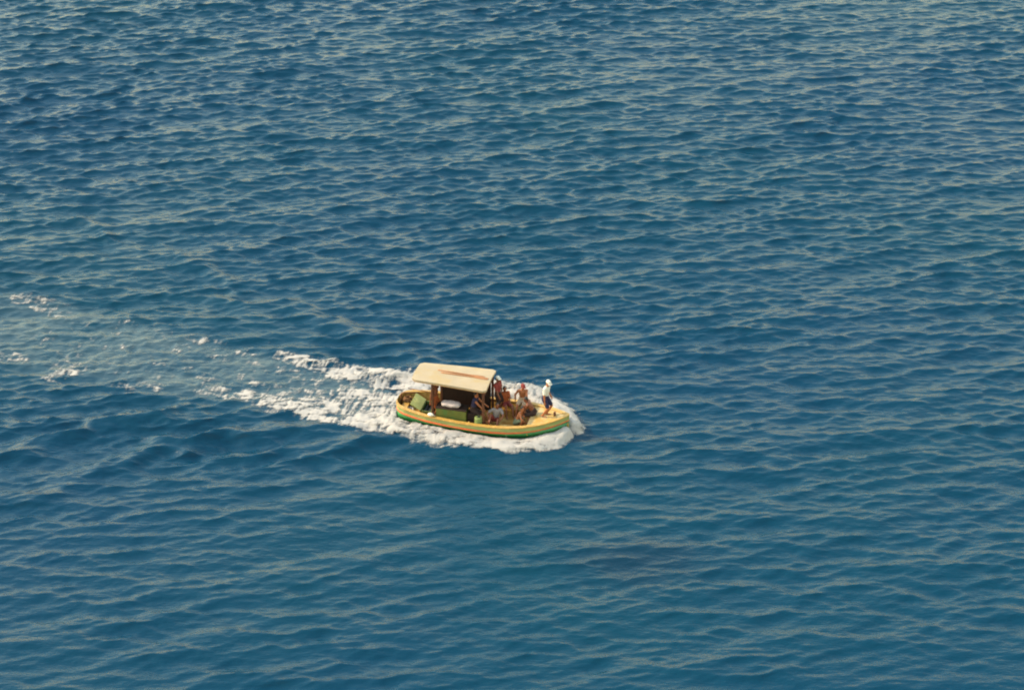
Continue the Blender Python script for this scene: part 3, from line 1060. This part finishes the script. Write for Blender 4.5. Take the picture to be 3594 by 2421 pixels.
# second one forward in the well, low
person('brown-skinned person in olive shorts crouching low in the well behind the near gunwale', (1.52, -0.34, 0.20),
       (1.50, -0.30, 0.44), (1.66, -0.22, 0.80), (1.74, -0.20, 1.03), (0.7, -0.6, -0.3), (-0.2, -1, 0),
       ((1.92, -0.42, 0.52), (1.98, -0.12, 0.55)), ((1.72, -0.50, 0.275), (1.76, -0.22, 0.275)),
       ((0, -1, -0.2), (0.3, 1, 0)), ((1, -0.3, 1), (1, 0.2, 1)), SKIN_TAN, None, C_OLIVE, None, scale=0.95)

# ------------------------------------------------------------------ foam of bow wave and wake
n_big = noise_field(0.45, 2.2, 31, n=512, size=14.0, power=1.6)
n_cell = noise_field(0.35, 1.4, 34, n=512, size=13.0, power=1.2, aniso=0.7)
n_lace = noise_field(0.12, 0.70, 32, n=1024, size=14.0, power=1.8, aniso=0.5)
n_str = noise_field(0.12, 1.6, 33, n=1024, size=16.0, power=1.5, aniso=0.25)


def foam_thickness(u, v):
    """froth in boat coordinates: thickness (m) and cover (0 none .. 1 solid)"""
    T = np.full(u.shape, -0.3)
    C = np.full(u.shape, -1.0)
    b = np.interp(u, xa, ba, left=0.0, right=0.0)
    lump, strk = n_big(u, v), n_str(u, v)
    lace = (0.78 - np.abs(n_cell(u, v))) * 1.35 + 0.55 * n_lace(u, v)

    def ridge(pts, k_b=0.5, k_s=0.3):
        # points: x, y, radius, density, height.  density 1 = solid, 0.5 = half broken, 0 = none
        nonlocal T, C
        d, (r, den, hgt) = poly_dist(u, v, pts)
        prof = np.maximum(1 - (d / r) ** 2, -1.5)
        cov = (den - 0.5) * 1.6 + np.minimum(prof, 0.5) * 1.0 - 0.5 + 0.25 * (k_b * lump + k_s * strk)
        cov = np.where(prof <= -1.2, -1, cov)
        C = np.maximum(C, cov)
        t = np.where(cov > -0.6, np.clip(cov + 0.1, 0, 1) * np.clip(prof + 0.25, 0, 1) * 0.8 * hgt * (1 + 0.15 * lump + 0.02 * lace) + 0.016, -0.02)
        T = np.maximum(T, t)

    # starboard bow wave from the stem back along the hull
    ridge([(3.62, -0.32, 0.30, 1.10, 0.30), (3.2, -0.75, 0.48, 1.20, 0.26), (2.5, -1.20, 0.50, 1.12, 0.15), (1.7, -1.44, 0.50, 1.08, 0.09), (0.7, -1.52, 0.50, 1.05, 0.08),
           (-0.6, -1.50, 0.60, 1.05, 0.15), (-2.0, -1.40, 0.74, 1.0, 0.19), (-3.2, -1.15, 0.75, 1.0, 0.18), (-4.8, -0.98, 0.80, 0.95, 0.07)], 0.6, 0.4)
    # it goes on aft as a lacy band
    ridge([(-4.2, -1.05, 0.85, 0.95, 0.06), (-5.6, -0.85, 0.85, 0.86, 0.05), (-7.2, -0.66, 0.80, 0.84, 0.04), (-9.0, -0.54, 0.68, 0.82, 0.04), (-10.6, -0.45, 0.52, 0.76, 0.03), (-12.2, -0.40, 0.3, 0.35, 0.02)], 0.9, 0.8)
    # port bow wave, curling out from the stem
    ridge([(3.84, 0.34, 0.36, 1.2, 0.40), (3.35, 0.95, 0.54, 1.2, 0.34), (2.55, 1.65, 0.66, 1.12, 0.30), (1.7, 2.20, 0.72, 1.05, 0.28), (0.7, 2.62, 0.75, 0.98, 0.24), (-0.6, 2.80, 0.72, 0.95, 0.14),
           (-2.2, 2.60, 0.7, 0.92, 0.10), (-3.8, 2.30, 0.8, 0.95, 0.09)], 0.6, 0.4)
    ridge([(2.4, 1.2, 0.6, 0.95, 0.10), (1.0, 1.7, 0.7, 0.85, 0.06), (-1.0, 1.8, 0.8, 0.80, 0.05), (-3.0, 1.7, 0.8, 0.88, 0.05)], 0.6, 0.7)
    ridge([(-3.6, 2.25, 0.85, 0.98, 0.08), (-5.2, 2.35, 0.85, 0.88, 0.06), (-6.8, 2.55, 0.75, 0.84, 0.05), (-8.2, 2.70, 0.64, 0.80, 0.04), (-9.6, 2.95, 0.48, 0.72, 0.03), (-10.8, 3.2, 0.3, 0.35, 0.02)], 0.9, 0.8)
    # propeller wash astern
    ridge([(-3.7, 0.35, 1.0, 1.0, 0.08), (-4.8, 0.50, 0.90, 0.88, 0.05), (-6.2, 0.50, 0.70, 0.78, 0.03), (-7.4, 0.50, 0.50, 0.66, 0.02), (-8.8, 0.55, 0.4, 0.35, 0.02)], 0.4, 1.0)
    # thin froth over the churned track and old patches far astern
    ridge([(-5.0, 1.4, 1.7, 0.56, 0.02), (-8.5, 1.3, 2.2, 0.42, 0.02), (-12.5, 1.6, 2.6, 0.28, 0.02), (-17.0, 2.0, 2.8, 0.20, 0.02), (-21.0, 2.6, 3.0, 0.14, 0.02)], 0.8, 0.8)
    for px, py, pr, pd in ((-23.2, 5.2, 0.8, 0.56), (-22.0, 4.8, 0.7, 0.52), (-21.2, 4.3, 0.5, 0.48), (-18.7, -0.2, 0.65, 0.60), (-18.0, 0.0, 0.5, 0.45), (-21.6, 0.1, 0.6, 0.56),
                           (-18.9, -1.0, 0.4, 0.45), (-15.7, -1.1, 0.45, 0.50), (-14.6, -0.6, 0.5, 0.45), (-11.9, -0.4, 0.5, 0.56), (-14.3, 3.6, 0.4, 0.48)):
        ridge([(px - 0.35, py + 0.05, pr, pd, 0.03), (px + 0.35, py - 0.05, pr, pd, 0.03)], 0.6, 0.6)
    # froth never stands inside the hull
    ins = np.abs(v) - (b - 0.05)
    T = np.where((ins < 0) & (b > 0.02), -0.3, T)
    C = np.where((ins < 0) & (b > 0.02), -1.0, C)
    return T, C


def build_foam():
    st = 0.042
    gu = np.arange(-25.0, 5.2, st)
    gv = np.arange(-4.2, 7.4, st)
    U, V = np.meshgrid(gu, gv, indexing='xy')
    nx, ny = len(gu), len(gv)
    u, v = U.ravel(), V.ravel()
    T, C = foam_thickness(u, v)
    x, y = ch * u - sh * v, sh * u + ch * v
    X, Y, Z, _ = sea_at(x, y)
    # rest on the open water beside the hull, not on the hollow under it
    b = np.interp(u, xa, ba, left=0.0, right=0.0)
    nearh = (np.abs(v) < b + 0.06) & (b > 0)
    Z = np.where(nearh, np.maximum(Z, -0.02), Z)
    co = np.stack([X, Y, Z + T], 1)
    i = np.arange((nx - 1) * (ny - 1))
    r, c = i // (nx - 1), i % (nx - 1)
    a = r * nx + c
    quads = np.stack([a, a + 1, a + nx + 1, a + nx], 1)
    keep = (C[quads] > -0.55).any(1)
    quads = quads[keep]
    used = np.unique(quads)
    re = np.full(len(co), -1); re[used] = np.arange(len(used))
    me = grid_mesh('foam', co[used].astype(np.float32), re[quads].astype(np.int32))
    at = me.attributes.new('cover', 'FLOAT', 'POINT')
    at.data.foreach_set('value', C[used].astype(np.float32))
    return me, co, T, u, v


fm, fco, fT, fu, fv = build_foam()
M_FOAM = mat('foam_white', (0.29, 0.265, 0.245), 0.9, 0.1, 0.03, 14, bump=0.012)
M_SPRAY = mat('spray_white', (0.29, 0.265, 0.245), 0.9, 0.1, 0.03, 14)
# thin froth lets the water show through: holes and threads finer than the mesh
fn, fl = M_FOAM.node_tree.nodes, M_FOAM.node_tree.links
ca = fn.new('ShaderNodeAttribute'); ca.attribute_name = 'cover'
ftc = fn.new('ShaderNodeTexCoord')
fmp = fn.new('ShaderNodeMapping')
fmp.inputs['Rotation'].default_value = (0, 0, R(17))
fmp.inputs['Scale'].default_value = (0.36, 1.0, 0.6)
fl.new(ftc.outputs['Object'], fmp.inputs['Vector'])
fz = fn.new('ShaderNodeTexNoise')
fz.inputs['Scale'].default_value = 3.4
fz.inputs['Detail'].default_value = 5
fz.inputs['Roughness'].default_value = 0.62
fz.inputs['Distortion'].default_value = 0.6
fl.new(fmp.outputs['Vector'], fz.inputs['Vector'])
fa = fn.new('ShaderNodeMath'); fa.operation = 'MULTIPLY_ADD'
fl.new(fz.outputs['Fac'], fa.inputs[0])
fa.inputs[1].default_value = 3.6
fa.inputs[2].default_value = -1.8
fb_ = fn.new('ShaderNodeMath'); fb_.operation = 'ADD'
fl.new(fa.outputs['Value'], fb_.inputs[0])
fl.new(ca.outputs['Fac'], fb_.inputs[1])
ramp = fn.new('ShaderNodeMapRange'); ramp.interpolation_type = 'SMOOTHSTEP'
ramp.inputs['From Min'].default_value = -0.10
ramp.inputs['From Max'].default_value = 0.95
fl.new(fb_.outputs['Value'], ramp.inputs['Value'])
body = fn.new('ShaderNodeMapRange')
body.inputs['From Min'].default_value = -0.45
body.inputs['From Max'].default_value = 0.35
body.inputs['To Min'].default_value = 0.35
body.inputs['To Max'].default_value = 0.95
fl.new(ca.outputs['Fac'], body.inputs['Value'])
al = fn.new('ShaderNodeMath'); al.operation = 'MULTIPLY'
fl.new(ramp.outputs['Result'], al.inputs[0])
fl.new(body.outputs['Result'], al.inputs[1])
fl.new(al.outputs['Value'], fn['Principled BSDF'].inputs['Alpha'])
foam = link(bpy.data.objects.new('foam', fm))
fm.materials.append(M_FOAM)
tag(foam, 'white foam of the bow wave and wake spreading round and behind the boat', 'foam', kind='stuff')

# flying drops over the bow wave
rs = np.random.default_rng(8)
cand = np.where((fT > 0.10) & (fu > 0.5))[0]
pick = rs.choice(cand, 420)
sp = MB()
for k in pick:
    p = Vector(fco[k]) + Vector((rs.normal(0, 0.10), rs.normal(0, 0.10), abs(rs.normal(0.03, 0.06))))
    s = float(rs.uniform(0.005, 0.014))
    sp.ellipsoid(p, ((s, 0, 0), (0, s, 0), (0, 0, s)), 6, 4)
spray = sp.build('spray', M_SPRAY, None, smooth=True)
tag(spray, 'white drops of spray thrown up round the bow', 'spray', kind='stuff')
